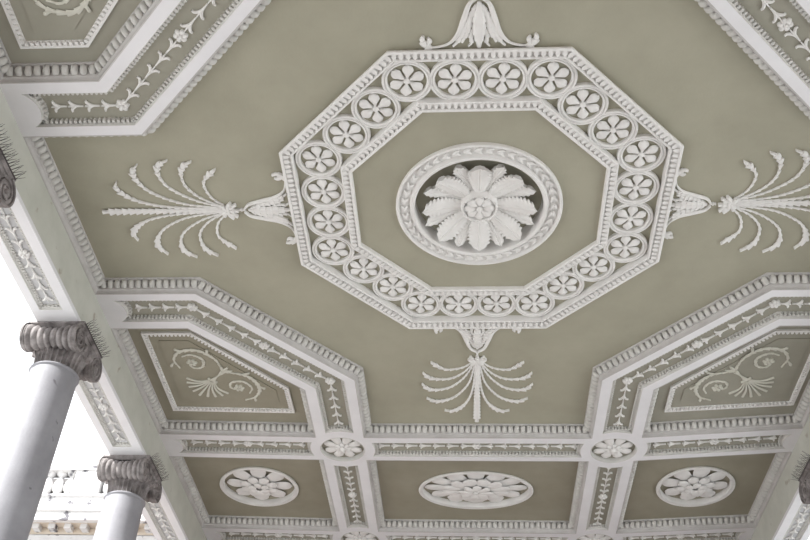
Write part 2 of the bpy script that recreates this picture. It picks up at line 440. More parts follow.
def bigleaf(name, ang, r0, r1, w, h, z, lift, ser, parent):
    mb = MB(); d = Vector((math.cos(ang), math.sin(ang)))
    n = ser*4 + 1
    def wf(u):
        base = (.36 + .64*min(1, u/.55)**.8) if u < .72 else math.sqrt(max(0, 1 - ((u-.72)/.28)**2.2))
        return w*max(.05, base)
    P_ = [d*(r0 + (r1-r0)*u) for u in (0, .5, 1)]
    nn_ = Vector((-d.y, d.x)); rows = []
    for i in range(n):
        u = i/(n-1); fr_ = (u*ser) % 1.0; ww = wf(u)*(1 - .36*abs(2*fr_-1)**1.3*(.3 + .7*u))
        c = d*(r0 + (r1-r0)*(u*(1 - .0))); zz = z - lift*u*u
        row = []
        for q_, hq in ((-1,-1), (-1,.25), (-.8,.62), (-.55,.80), (-.3,.72), (-.12,.95), (0,.70), (.12,.95), (.3,.72), (.55,.80), (.8,.62), (1,.25), (1,-1)):
            hz = zz - h*hq if hq >= 0 else zz + .05
            cc = c + d*(abs(q_)*.02*(1-u)) - d*(abs(q_)**2*.03*u)
            kk = .6 if hq < 0 else 1; row.append((cc.x + nn_.x*ww*q_*kk, cc.y + nn_.y*ww*q_*kk, hz))
        rows.append(row)
    o_ = len(mb.v); mb.grid(rows)
    mb.f.append(tuple(o_ + (n-1)*13 + i for i in range(13))[::-1]); mb.f.append(tuple(o_ + i for i in range(13)))
    return mb.build(name, M['relief'], parent, smooth=True, angle=38)
for k in range(8): bigleaf('small_leaf', PI/8 + k*PI/4, .16, .62, .086, .035, .075, .09, 8, ro)
for k in range(8): bigleaf('large_leaf', k*PI/4, .15, .610 if k % 2 else .595, .134, .040, .045, .10, 10, ro)
mb = MB()
for k in range(36):
    a = 2*PI*k/36; dome(mb, .178*math.cos(a), .178*math.sin(a), -.045, .012, .012, .016, n=8, m=3)
mb.lathe([(.195,.07),(.19,-.035),(.178,-.05),(.165,-.045),(.16,-.01)], 40, cap=False)
mb.build('bead_ring', M['relief'], ro, smooth=True, angle=50)
petals(ro, 8, .03, .160, .048, .045, z=-.015, name='petal', vein=.15)
mb = MB(); dome(mb, 0, 0, -.045, .034, .034, .035, n=14); mb.build('button', M['relief'], ro, smooth=True, angle=60)
mb = MB(); mb.lathe([(.17,.16),(.17,-.015)], 24); mb.build('boss', M['relief'], ro)

# ------------------------------------------------------------------ palms and calyxes on the four sides of the octagon
# local frame: origin at the octagon edge centre, +v away from the octagon
fronds = [
 [(.035,.72),(.18,.855),(.36,.90),(.47,.85),(.58,.735)],
 [(.03,.73),(.17,.96),(.34,1.09),(.53,1.10),(.63,1.05),(.69,.96)],
 [(.03,.74),(.15,1.04),(.33,1.27),(.52,1.34),(.64,1.31),(.71,1.20)],
 [(.025,.75),(.10,1.17),(.25,1.45),(.40,1.57),(.55,1.60),(.66,1.52)],
 [(.02,.76),(.05,1.27),(.12,1.58),(.23,1.76),(.34,1.83),(.43,1.80)]]
def make_palm(label, loc, rz):
    t = thing('palm_ornament', label, 'palm ornament', loc, rz, 'palm sprays outside the octagon')
    for sg in (-1, 1):
        for i, f_ in enumerate(fronds):
            pts = [(x*sg, y) for x, y in f_]; mb = MB()
            L_ = sum(math.dist(pts[a], pts[a+1]) for a in range(len(pts)-1)); ns = int(L_/.072)
            leaf(mb, pts, lambda u: (.014 + .008*u + .026*math.sin(PI*max(0, u-.70)/.42)) * (1 if u < .86 else max(.18, 1-((u-.86)/.14)**2)), lambda u: .022 + .024*u, 0, ns*5+1, .5, .1, saw=(ns, .55))
            a = Vector(pts[-1])
            mb.build('frond', M['relief'], t, smooth=True, angle=45)
    mb = MB(); ns = 19
    leaf(mb, [(0,.70),(0,1.2),(0,1.7),(0,2.07)], lambda u: (.034 + .024*u) if u < .95 else .03, lambda u: .042, 0, ns*5+1, .45, .2, saw=(ns, .5))
    mb.build('stem', M['relief'], t, smooth=True, angle=45)
    mb = MB()
    for sg in (-1, 0, 1):
        leaf(mb, [(.02*sg,.74),(.05*sg,.68 if sg else .66),(.085*sg,.60+.02*abs(sg))], lambda u: .018+.016*math.sin(PI*u), lambda u: .055, 0, 13, .4, .2, saw=(3,.35))
    for sg in (-1, 1):
        leaf(mb, [(.01*sg,.70),(.06*sg,.71),(.11*sg,.67)], lambda u: .016+.016*u*(1.2-u), lambda u: .05, 0, 8, .5)
        leaf(mb, [(.01*sg,.73),(.05*sg,.76),(.085*sg,.76)], lambda u: .018+.01*math.sin(PI*u), lambda u: .045, 0, 8, .5)
    mb.build('calyx_knot', M['relief'], t, smooth=True, angle=45)
    return t
def make_calyx(label, loc, rz):
    t = thing('acanthus_bell', label, 'leaf ornament', loc, rz, 'acanthus bells on the octagon edges')
    mb = MB()
    leaf(mb, [(0,.46),(0,.30),(0,.12),(0,.0)], lambda u: .018 + .045*math.sin(PI*min(1,u*1.02))**.8, lambda u: .030 + .035*math.sin(PI*u), 0, 29, .4, .15, saw=(7,.22))
    mb.build('centre_leaf', M['relief'], t, smooth=True, angle=45)
    for sg in (-1, 1):
        mb = MB()
        leaf(mb, [(.015*sg,.50),(.085*sg,.44),(.13*sg,.30),(.18*sg,.15),(.26*sg,.05),(.36*sg,.012),(.44*sg,.008)], lambda u: .012 + .014*math.sin(PI*min(1,u*1.3)) if u < .77 else .012, lambda u: .045*(1-.5*u), 0, 30, .5)
        mb.build('outer_rib', M['relief'], t, smooth=True, angle=45)
        mb = MB()
        leaf(mb, [(.03*sg,.43),(.075*sg,.30),(.10*sg,.17),(.15*sg,.06)], lambda u: .014+.026*math.sin(PI*u), lambda u: .036, 0, 25, .4, .1, saw=(7,.45))
        leaf(mb, [(.10*sg,.28),(.14*sg,.16),(.19*sg,.06),(.23*sg,.02)], lambda u: .010+.026*math.sin(PI*u), lambda u: .034, 0, 17, .4, .1, saw=(5,.45))
        leaf(mb, [(.05*sg,.20),(.07*sg,.12),(.065*sg,.05),(.095*sg,.015)], lambda u: .008+.020*math.sin(PI*u), lambda u: .03, 0, 13, .4, .1, saw=(4,.45))
        mb.build('side_leaf', M['relief'], t, smooth=True, angle=45)
        mb = MB()
        leaf(mb, [(.41*sg,.006),(.47*sg,.03),(.50*sg,.09),(.49*sg,.13)], lambda u: .014+.030*math.sin(PI*u**.8), lambda u: .04, 0, 17, .45, .15, saw=(3,.35))
        leaf(mb, [(.45*sg,.03),(.435*sg,.08),(.45*sg,.11)], lambda u: .010+.014*math.sin(PI*u), lambda u: .035, 0, 8, .45)
        mb.build('curled_tip', M['relief'], t, smooth=True, angle=45)
    mb = MB(); dome(mb, 0, .53, 0, .022, .022, .03, n=10); dome(mb, 0, .56, 0, .016, .016, .03, n=8); mb.build('bead', M['relief'], t, smooth=True, angle=60)
    return t
E0 = 1.958
# +y is the far side (lower in the picture)
for a, nm in ((0, 'below the bottom edge of the octagon'), (PI/2, 'beside the left edge of the octagon'), (PI, 'above the top edge of the octagon'), (-PI/2, 'beside the right edge of the octagon')):
    d = Vector((-math.sin(a), math.cos(a)))*E0
    cl_ = make_calyx('white acanthus bell ornament ' + nm, (d.x, d.y, FZ), a)
    if a == -PI/2: cl_.scale = (.95, .82, 1)
    if a != PI:
        nm2 = {0: 'below the octagon', PI/2: 'left of the octagon', -PI/2: 'right of the octagon'}[a]
        kk_ = {0: .995, PI/2: .98, -PI/2: .942}[a]; make_palm('white palm spray with ten curling fronds ' + nm2, (d.x*kk_, d.y*kk_, FZ), a)

# ------------------------------------------------------------------ husk garlands
def husk_mesh(L_):
    mb = MB()
    leaf(mb, [(0,0),(L_*.35,0),(L_*.62,0)], lambda u: .008 + .014*u*u, lambda u: .024, 0, 7, .5)
    leaf(mb, [(L_*.5,0),(L_*.75,0),(L_*.93,0)], lambda u: .012*(1-u*.6), lambda u: .03, 0, 6, .5)
    for sg in (-1, 1):
        leaf(mb, [(L_*.45,.004*sg),(L_*.66,.020*sg),(L_*.78,.044*sg),(L_*.76,.062*sg)], lambda u: .009 + .006*math.sin(PI*u), lambda u: .028, 0, 9, .5)
    me = mb.build('husk', M['relief'], smooth=True, angle=45); d_ = me.data; bpy.data.objects.remove(me); return d_
def flower_mesh(r):
    mb = MB()
    for k in range(6):
        a = k*PI/3; dome(mb, r*.58*math.cos(a), r*.58*math.sin(a), -.012, r*.44, r*.36, .028, a, 10, 4, .012)
    dome(mb, 0, 0, -.02, r*.26, r*.26, .034, n=10)
    me = mb.build('small_flower', M['relief'], smooth=True, angle=50); d_ = me.data; bpy.data.objects.remove(me); return d_
HM = {}; FM = flower_mesh(.066)
def garland(runs, flowers, z, label, group='husk garlands in the beam strips', L0=.17):
    """runs: (start, end, count): husks open from start towards end"""
    t = thing('husk_garland', label, 'garland', (flowers[0][0], flowers[0][1], z), 0, group)
    o0 = Vector((flowers[0][0], flowers[0][1]))
    for a, b, n in runs:
        a = Vector(a); b = Vector(b); d = b-a; L_ = d.length/n; key = round(L_, 2)
        if key not in HM: HM[key] = husk_mesh(key*.98)
        for i in range(n):
            o = bpy.data.objects.new('husk', HM[key]); C.objects.link(o); o.parent = t
            p = a + d*(i/n) - o0; o.location = (p.x, p.y, 0); o.rotation_euler = (0, 0, math.atan2(d.y, d.x))
    for f_ in flowers:
        o = bpy.data.objects.new('small_flower', FM); C.objects.link(o); o.parent = t; o.location = (f_[0]-o0.x, f_[1]-o0.y, 0)
    return t
ZP = -.057
def bent_garland(sx, sy, label):
    def m_(p): return (p[0]*sx, p[1]*sy)
    c1 = warp((3.335,1.475), sx, sy); c2 = warp((1.875,2.955), sx, sy); c1 = Vector((abs(c1[0]), abs(c1[1]))); c2 = Vector((abs(c2[0]), abs(c2[1]))); mid = (c1+c2)/2; e = .055
    du = (c2-c1).normalized()*e
    runs = [(m_((c1.x+e, c1.y)), m_((4.03 if sx < 0 else 3.93, 1.475)), 4), (m_(c1+du), m_(mid-du), 5), (m_(c2-du), m_(mid+du), 5), (m_((c2.x, c2.y+e)), m_((1.872, 3.99)), 5)]
    if sy < 0: runs = runs
    garland(runs, [m_(mid), m_(c1), m_(c2)], ZP, label)
bent_garland(-1, 1, 'husk garland in the angled beam strip above the left corner panel')
bent_garland(1, 1, 'husk garland in the angled beam strip above the right corner panel')
bent_garland(-1, -1, 'husk garland in the angled beam strip at the top left corner')
bent_garland(1, -1, 'husk garland in the angled beam strip at the top right corner')
def straight(a, b, n, label, endgap=.0):
    a, b = [Vector(warp((abs(p[0]), p[1]), 1 if p[0] > 0 else -1, 1)) for p in (a, b)]; c = (a+b)/2; d = (b-a).normalized()*.055
    garland([(c+d, b, n), (c-d, a, n)], [c], ZP, label)
straight((-1.40,4.5), (1.40,4.5), 7, 'husk garland in the long strip between the two flower medallions')
straight((-4.04,4.5), (-2.38,4.5), 4, 'husk garland in the strip left of the left medallion')
straight((4.04,4.5), (2.38,4.5), 4, 'husk garland in the strip right of the right medallion')
straight((-1.87,5.0), (-1.87,6.80), 5, 'husk garland in the short strip running down from the left medallion')
straight((1.87,5.0), (1.87,6.80), 5, 'husk garland in the short strip running down from the right medallion')
straight((-1.40,YB), (1.40,YB), 7, 'husk garland in the bottommost strip, middle section')
straight((-4.04,YB), (-2.38,YB), 4, 'husk garland in the bottommost strip, left section')
straight((4.04,YB), (2.38,YB), 4, 'husk garland in the bottommost strip, right section')

# ------------------------------------------------------------------ flower medallions where the beams cross
def make_medallion(x, y, label):
    t = thing('flower_medallion', label, 'medallion', (x, y, -.065), 0, 'flower medallions at the beam crossings')
    petals(t, 8, .05, .276, .068, .05, b0=.3, rot=PI/8, vein=.1, bulb=.68)
    petals(t, 8, .03, .125, .030, .03, z=-.035, rot=0, name='inner_petal', vein=.1)
    mb = MB(); dome(mb, 0, 0, -.05, .04, .04, .045, n=14, skirt=.04); mb.build('button', M['relief'], t, smooth=True, angle=60)
    mb = MB(); mb.lathe([(MR+.004, SO+.03-(-.065)-.03), (MR-.006, SO+.065-.004), (MR-.014, -.05), (MR-.012, .0)], 48, cap=False); mb.build('rim', M['mould'], t, smooth=True, angle=40)
for (x, y), lab in zip(medc[:4], ('round eight-petalled medallion at the left beam crossing', 'round eight-petalled medallion at the right beam crossing',
        'flower medallion at the bottom edge, left crossing', 'flower medallion at the bottom edge, right crossing')):
    make_medallion(x, y, lab)

# ------------------------------------------------------------------ oval and round rosettes of the bottom row
for (x, y, rx, ry, n), lab in zip(OV, ('left of the bottom row', 'in the middle of the bottom row', 'right of the bottom row')):
    t = thing('rosette_frame', ('long oval' if n == 12 else 'round') + ' white beaded frame of the rosette ' + lab, 'frame', (x, y, FZ), 0, 'rosette frames of the bottom row')
    mb = MB(); ol = [(p[0], p[1]) for p in circ(0, 0, rx, ry, 96)]
    sweep(mb, ol, [(.012,.002),(0,-.012),(0,-.030),(.006,-.036),(.018,-.036),(.022,-.020),(.046,-.012),(.049,-.026),(.058,-.028),(.062,-.018),(.062,.07)])
    for p, tt in walk(circ(0, 0, rx, ry, 96), .02):
        inw = Vector((-tt.y, tt.x)); tooth(mb, p, tt, inw, .020, .048, -.01, -.034, .010)
    mb.build('ring', M['relief'], t, smooth=True, angle=35)
    t = thing('oval_rosette' if n == 12 else 'round_rosette', ('long oval rosette of twelve petals ' if n == 12 else 'round rosette of eight broad petals ') + lab, 'rosette', (x, y, FZ+.055), 0, 'rosettes of the bottom row')
    ex = (rx/ry, 1) if n == 12 else (1, 1); R = ry - .066; Rx = R
    if n == 12:
        ex = ((rx-.066)/R, 1)
        petals(t, 12, .16, R*.975, .083, .055, b0=.5, rot=PI/2, ex=ex, z=0, vein=.12, bulb=.74)
        petals(t, 12, .12, R*.66, .070, .04, b0=.5, rot=PI/2+.3, ex=ex, z=-.06, vein=.12, name='inner_petal', bulb=.68)
        petals(t, 8, .04, R*.40, .050, .035, b0=.5, rot=PI/2+.1, ex=(1.35,1), z=-.10, vein=.15, name='heart_petal', bulb=.68)
        mb = MB(); dome(mb, 0, 0, -.10, .05, .03, .03, n=16, skirt=.05); mb.build('button', M['relief'], t, smooth=True, angle=60)
    else:
        petals(t, 8, .12, R*.96, .120, .06, b0=.5, rot=PI/2+.1, z=0, vein=.12, bulb=.66)
        petals(t, 8, .09, R*.56, .080, .045, b0=.5, rot=PI/2+.1+PI/8, z=-.06, vein=.12, name='inner_petal', bulb=.68)
        petals(t, 6, .045, R*.32, .060, .035, b0=.5, rot=PI/2, z=-.10, vein=.15, name='heart_petal', bulb=.68)
        mb = MB(); dome(mb, 0, 0, -.08, .028, .028, .02, n=12, skirt=.03); mb.build('button', M['relief'], t, smooth=True, angle=60)

# ------------------------------------------------------------------ corner panels: beaded frame and scroll ornament
pframe = ccw([(4.13,2.065),(3.50,2.065),(2.465,3.25),(2.465,3.83),(4.13,3.83)])
inc = ccw([(3.95,2.24),(3.58,2.24),(2.645,3.32),(2.645,3.60),(3.95,3.60)])
def spiral(c, a0, r0, turns, r1, n=16, sg=1):
    return [(c[0] + (r0 + (r1-r0)*k/n)*math.cos(a0 + sg*turns*2*PI*k/n), c[1] + (r0 + (r1-r0)*k/n)*math.sin(a0 + sg*turns*2*PI*k/n)) for k in range(n+1)]
def make_corner(sx, sy, where):
    xf = Matrix.Translation((-.07 if sx > 0 else 0, 0, 0)) @ Matrix.Diagonal((sx, sy, 1, 1))
    pl = mir(pframe, sx, sy)
    t = thing('panel_frame', 'thin white beaded frame inside the ' + where, 'frame', (0,0,FZ), 0, 'beaded frames of the corner panels')
    mb = MB(); sweep(mb, pl, [(0,.002),(0,-.030),(.026,-.032),(.030,-.010),(.064,.0),(.068,.002)])
    for p, tt in walk(inset(pl, .045), .052):
        inw = Vector((-tt.y, tt.x)); tooth(mb, p - inw*.045, tt, inw, .028, .066, .0, -.032, .015)
    mb.build('moulding', M['relief'], t)
    # the slightly raised inner ground whose edge reads as a fine line
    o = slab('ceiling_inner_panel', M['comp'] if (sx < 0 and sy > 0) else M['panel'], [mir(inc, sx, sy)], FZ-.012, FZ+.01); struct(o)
    t = thing('scroll_ornament', 'pale double scroll with a shell fan inside the ' + where, 'scroll ornament', (0,0,FZ-.012), 0, 'scroll ornaments of the corner panels')
    m = M['scroll']
    hub = (3.27, 2.88)
    for i, (c, a_start) in enumerate((((3.63,2.68), None), ((3.12,3.24), None))):
        # stem leaves the hub and winds round the spiral centre
        a0 = math.atan2(hub[1]-c[1], hub[0]-c[0]); s_ = 1 if i == 0 else -1
        r0 = math.dist(hub, c); mb = MB()
        pts = [hub] + [(c[0] + r*math.cos(a0 + s_*an), c[1] + r*math.sin(a0 + s_*an)) for an, r in (((.6,.33),(1.2,.29),(1.8,.275),(2.6,.25),(3.4,.225),(4.2,.21)) if i == 0 else ((.3,.34),(.8,.31),(1.4,.28),(2.1,.27),(2.8,.27),(3.4,.27)))]
        leaf(mb, pts, lambda u: .012 + .024*math.sin(PI*u)**1.5, lambda u: .024, 0, 61, .5, .1, saw=(13,.5)); mb.build('outer_scroll', m, t, xf=xf, smooth=True)
        mb = MB(); b0 = a0 + s_*.5
        leaf(mb, [(c[0] + r*math.cos(a0 + s_*an), c[1] + r*math.sin(a0 + s_*an)) for an, r in ((4.6,.07),(5.4,.12),(6.2,.15),(7.2,.165),(8.2,.17),(9.0,.165))], lambda u: .012 + .013*math.sin(PI*u), lambda u: .022, 0, 31, .5, .1, saw=(8,.4)); mb.build('inner_scroll', m, t, xf=xf, smooth=True)
        mb = MB()
        for k in range(6):
            a = k*PI/3; dome(mb, c[0]+.045*math.cos(a), c[1]+.045*math.sin(a), -.005, .030, .024, .022, a, 8, 3, .006)
        dome(mb, c[0], c[1], -.012, .018, .018, .024, n=8); mb.build('small_flower', m, t, xf=xf, smooth=True)
        for an, ro_ in (((1.3,.35), (2.6,.31), (3.9,.29)) if i == 0 else ((.9,.37), (2.0,.33), (3.0,.33))):
            mb = MB(); r_ = ro_ - .07; p0 = (c[0] + r_*math.cos(a0 + s_*(an-.3)), c[1] + r_*math.sin(a0 + s_*(an-.3))); p1 = (c[0] + ro_*math.cos(a0 + s_*an), c[1] + ro_*math.sin(a0 + s_*an))
            pm = ((p0[0]+p1[0])/2 + .01, (p0[1]+p1[1])/2); leaf(mb, [p0, pm, p1], lambda u: .008+.012*u, lambda u: .018, 0, 8, .5); dome(mb, p1[0], p1[1], 0, .02, .02, .024, n=8, m=3)
            mb.build('tendril', m, t, xf=xf, smooth=True)
    # shell fan of nine ribs spreading from the foot
    foot = Vector((3.44, 3.06)); base = math.atan2(3.36-2.88, 3.68-3.27)
    for k in range(9):
        a = base + .08 + (k-4)*.23; L_ = .42 - .022*abs(k-4)
        d = Vector((math.cos(a), math.sin(a))); nn_ = Vector((-d.y, d.x))*(.014*(k-4))
        mb = MB(); leaf(mb, [foot + d*.04, foot + d*L_*.6 - nn_*.3, foot + d*L_ + nn_], lambda u: .007 + .013*u, lambda u: .02, 0, 10, .5); mb.build('fan_rib', m, t, xf=xf, smooth=True)
    mb = MB(); leaf(mb, [hub, ((hub[0]+foot.x)/2, (hub[1]+foot.y)/2), (foot.x, foot.y)], lambda u: .022 + .012*math.cos(2*PI*u), lambda u: .026, 0, 12, .5); 
    leaf(mb, [(foot.x-.05,foot.y+.05),(foot.x,foot.y),(foot.x+.05,foot.y-.05)], lambda u: .014, lambda u: .03, 0, 7, .5); mb.build('stalk', m, t, xf=xf, smooth=True)
    mb = MB()
    for aa in (-.7, 0, .7):
        a = base + PI + aa; d = Vector((math.cos(a), math.sin(a))); leaf(mb, [Vector(hub), Vector(hub) + d*.06, Vector(hub) + d*.13], lambda u: .008 + .014*math.sin(PI*u), lambda u: .02, 0, 8, .5)
    mb.build('leaf_tuft', m, t, xf=xf, smooth=True)
for sx, sy, wh in ((-1,1,'left corner panel above the columns'), (1,1,'right corner panel'), (-1,-1,'top left corner panel'), (1,-1,'top right corner panel')):
    make_corner(sx, sy, wh)

# ------------------------------------------------------------------ architraves (long beams over the columns)
COLX = {-1: 4.63, 1: 4.49}; COLY = [-1.41, 1.34, 4.14, 6.91]
for sx in (-1, 1):
    nm = 'left' if sx < 0 else 'right'; XF = 4.39 if sx < 0 else 4.26; dX = 0 if sx < 0 else -.13
    strips = []; ys = [-6.94, -4.17] + COLY
    for a, b in zip(ys[:-1], ys[1:]):
        strips.append(ccw([(sx*(4.505+dX), a+.52), (sx*(4.765+dX), a+.52), (sx*(4.765+dX), b-.52), (sx*(4.505+dX), b-.52)]))
    o = slab('wall_%s' % nm, M['white'], [[(sx*XF,-7.9),(sx*(4.86+dX),-7.9),(sx*(4.86+dX),7.9),(sx*XF,7.9)]] + strips, ZA, ZA+.0495); struct(o)
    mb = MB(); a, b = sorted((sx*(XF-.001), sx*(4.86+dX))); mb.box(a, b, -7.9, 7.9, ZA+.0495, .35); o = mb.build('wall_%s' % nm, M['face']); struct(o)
    a, b = sorted((sx*(4.85+dX), sx*(5.22+dX))); mb = MB(); mb.box(a, b, -7.9, 7.9, -.05, .40); mb.box(*sorted((sx*(4.855+dX), sx*(4.95+dX))), -7.9, 7.9, -.22, -.05); o = mb.build('wall_%s' % nm, M['stone']); struct(o)
    for i, pl in enumerate(strips):
        if i < 1: continue
        mb = MB(); sweep(mb, pl, [(0, ZA+.001), (.006, ZA+.001), (.008, ZA+.018), (.022, ZA+.022), (.026, ZA+.036), (.045, ZA+.052)])
        for p, t in walk(pl, .042):
            inw = Vector((-t.y, t.x)); tooth(mb, p, t, inw, .020, .050, ZA+.05, ZA+.026, .012)
        struct(mb.build('trim_3', M['mould']))
        o = slab('ceiling_recess', M['pale_panel'], [grow(pl, .03)], ZA+.049, ZA+.07); struct(o)
        wh = {1: 'before the first visible left column', 2: 'between the top left capital and the nearest full column', 3: 'between the two left columns', 4: 'beyond the far left column'}[i] if sx < 0 else \
             {1: 'on the right side, nearest the viewer', 2: 'on the right side, out past the right edge', 3: 'on the right side before the visible capital', 4: 'on the right side beyond the visible capital'}[i]
        if i == 1: continue
        y0 = min(p[1] for p in pl); y1 = max(p[1] for p in pl); c = (y0+y1)/2
        if sx > 0 and i < 4: continue
        garland([((sx*(4.635+dX), c+.055), (sx*(4.635+dX), y1-.09), 4), ((sx*(4.635+dX), c-.055), (sx*(4.635+dX), y0+.09), 4)], [(sx*(4.635+dX), c)], ZA+.049, 'husk garland under the colonnade beam ' + wh, 'husk garlands under the colonnade beams')

# ------------------------------------------------------------------ Ionic columns
FL = -8.6
def make_column(x, y, label):
    t = thing('ionic_column', label, 'column', (x, y, FL), 0, 'Ionic columns of the portico')
    H = -FL
    mb = MB(); top = -1.16; n = 20; pr = []
    for i in range(n+1):
        u = i/n; r = .305 - .052*u**1.7; pr.append((r, .32 + (top+H-.32)*u))
    mb.lathe(pr, 48); mb.build('shaft', M['shaft'], t, smooth=True, angle=40)
    mb = MB(); mb.lathe([(.253, top+H-.012), (.264, top+H-.004), (.270, top+H+.004), (.270, top+H+.012), (.262, top+H+.022), (.25, top+H+.03)], 48); mb.build('astragal', M['shaft'], t, smooth=True, angle=35)
    mb = MB(); z0 = top+H+.03; z1 = ZA+H-.25
    mb.lathe([(.242, z0), (.246, z0+.05), (.256, z0+.14), (.275, z1-.03), (.285, z1)], 28*6, rip=lambda a, z: 1 - .11*abs(math.cos(14*a))**.6)
    mb.build('fluted_neck', M['capital'], t, smooth=True, angle=50)
    mb = MB(); mb.lathe([(.285, z1-.005), (.31, z1+.015), (.325, z1+.045), (.31, z1+.085), (.27, z1+.12)], 40)
    for k in range(20):
        a = 2*PI*k/20; mb.lathe([(.001, -.05), (.022, -.03), (.028, 0), (.022, .03), (.001, .05)], 8, (.315*math.cos(a), .315*math.sin(a), z1+.045))
    mb.build('echinus', M['capital'], t, smooth=True, angle=50)
    zc = ZA+H-.20; rv = .150; yv = .285; xe = .278
    for sy in (-1, 1):
        mb = MB(); pr = []; nr = 8; N_ = nr*8
        for i in range(N_+1):
            u = i/N_; xx = -xe + 2*xe*u; e = abs(2*u-1); r = .108 + (rv-.108)*e**1.6; r += .020*abs(math.sin(nr*PI*u)) - .010; pr.append((r, xx))
        mb.lathe(pr, 28, (0, sy*yv, zc), axis='x'); mb.build('bolster', M['capital'], t, smooth=True, angle=60)
        for sx in (-1, 1):
            mb = MB(); x0 = sx*xe; rows = []
            # spiral fillet standing on the end face of the bolster
            m2 = MB(); m2.lathe([(rv+.004, -.012), (rv+.004, .012)], 32, (x0, sy*yv, zc), axis='x'); mb.v += m2.v; mb.f += m2.f
            K = 64
            for k in range(K+1):
                u = k/K; a = PI/2 - sy*(1)*2*PI*2.4*u; R_ = (rv-.004)*(1-u)**.9 + .018; ww = .014*(1-.55*u)
                row = []
                for rr, hh in ((R_-ww, .008), (R_-ww*.8, .030), (R_+ww*.0, .034), (R_+ww*.8, .030), (R_+ww, .008)):
                    row.append((x0 + sx*hh, sy*yv + rr*math.cos(a)*1, zc + rr*math.sin(a)))
                rows.append(row)
            mb.grid(rows)
            m2 = MB(); m2.lathe([(.024, 0), (.024, .03), (.014, .042)] if sx > 0 else [(.014, -.042), (.024, -.03), (.024, 0)], 16, (x0, sy*yv, zc), axis='x'); 
            o_ = len(mb.v); mb.v += m2.v; mb.f += [tuple(i+o_ for i in f_) for f_ in m2.f]
            mb.build('volute', M['capital'], t, smooth=True, angle=50)
    mb = MB()
    for sx in (-1, 1):
        a, b = sorted((sx*.20, sx*.275)); mb.box(a, b, -yv, yv, zc+.075, zc+.165)
        a, b = sorted((sx*.262, sx*.289)); mb.box(a, b, -yv, yv, zc+.150, zc+.168); mb.box(a, b, -yv+.08, yv-.08, zc+.066, zc+.082)
    mb.build('channel', M['capital'], t)
    mb = MB(); sq = ccw([(-.315,-.33),(.315,-.33),(.315,.33),(-.315,.33)])
    zt = ZA+H; rings = [[(px, py, z) for px, py in inset(sq, s)] for s, z in ((0, zt-.001), (0, zt-.022), (.008, zt-.028), (.03, zt-.046), (.035, zt-.052))]
    mb.grid(rings, False, True); o_ = len(mb.v); mb.f.append((0,1,2,3)); mb.f.append(tuple(o_-4+i for i in range(4)))
    mb.build('abacus', M['capital'], t)
    mb = MB(); mb.lathe([(.40,.12),(.43,.15),(.42,.19),(.36,.21),(.345,.235),(.36,.25),(.375,.27),(.365,.30),(.32,.32)], 48); mb.box(-.44,.44,-.44,.44,0,.12); mb.build('base', M['stone'], t, smooth=True, angle=40)
    body = [c for c in t.children if c.name.startswith('echinus')][0]; body.name = 'capital'
    for c in list(t.children):
        if c.name.split('.')[0] in ('fluted_neck', 'bolster', 'volute', 'channel', 'abacus'): c.parent = body
    return t
cols = [(-1, -1.41, 'grey Ionic column whose capital shows at the upper left edge'), (-1, 1.34, 'large Ionic column at the left, nearest full capital'),
        (-1, 4.14, 'smaller Ionic column at the bottom left'), (-1, 6.91, 'last Ionic column of the left row, against the end wall'),
        (1, 4.03, 'Ionic column whose capital corner shows at the right edge'), (1, 6.91, 'last Ionic column of the right row, against the end wall')]
c0 = None
for sx, y, lab in cols:
    if c0 is None: c0 = make_column(sx*COLX[sx], y, lab); o = c0
    else: o = copy_tree(c0, (sx*COLX[sx], y, FL)); o['label'] = lab
# bird spikes along the inner edge of each abacus
def spikes():
    mb = MB(); random.seed(9)
    mb.box(-.004, .004, -.31, .31, -.004, .004)
    for k in range(17):
        y = -.30 + .6*k/16
        for dx, dz in ((.105, .02), (.085, .085)):
            e = Vector((dx*random.uniform(.85,1.1), random.uniform(-.02,.02), dz)); r = .0024
            mb.add([(0,y-r,-r),(0,y+r,-r),(0,y+r,r),(0,y-r,r),(e.x,y+e.y-r*.5,e.z-r*.5),(e.x,y+e.y+r*.5,e.z-r*.5),(e.x,y+e.y+r*.5,e.z+r*.5),(e.x,y+e.y-r*.5,e.z+r*.5)],
                   [(0,1,2,3),(4,5,6,7),(0,1,5,4),(1,2,6,5),(2,3,7,6),(3,0,4,7)])
    return mb
sp = None
for sx, y, lab in ((-1,-1.41,'row of dark bird spikes on the capital at the upper left edge'), (-1,1.34,'row of dark bird spikes on the nearest full capital at left'), (-1,4.14,'row of dark bird spikes on the bottom left capital'), (1,4.03,'row of dark bird spikes on the capital at the right edge')):
    if sp is None: sp = spikes().build('bird_spike_strip', M['spike']); o = sp
    else: o = sp.copy(); C.objects.link(o)
    o.location = (sx*(COLX[sx]-.319), y, ZA-.022); o.rotation_euler = (0,0,0 if sx < 0 else PI)
    tag(o, lab, 'bird spikes', 'bird spikes on the capitals')

# ------------------------------------------------------------------ end wall, floor, ground
mb = MB(); mb.box(-4.95, 4.95, 7.62, 7.95, FL, .36); struct(mb.build('wall_back', M['brick']))
mb = MB(); mb.box(-4.95, 4.95, -8.5, -8.1, FL, .36); struct(mb.build('wall_front', M['brick']))
mb = MB(); mb.box(-5.3, 5.3, -8.6, 7.95, FL-.3, FL); struct(mb.build('floor', M['floor']))
mb = MB(); mb.box(-90, 90, -90, 90, FL-2.3, FL-2.0); struct(mb.build('ground', M['ground']))
for i in range(8):
    mb = MB(); e = .35*(i+1); mb.box(-5.3-e, 5.3+e, -8.6, 7.95, FL-.25*(i+1)-.02, FL-.25*i-.02 if i else FL-.02); struct(mb.build('floor_step', M['floor']))

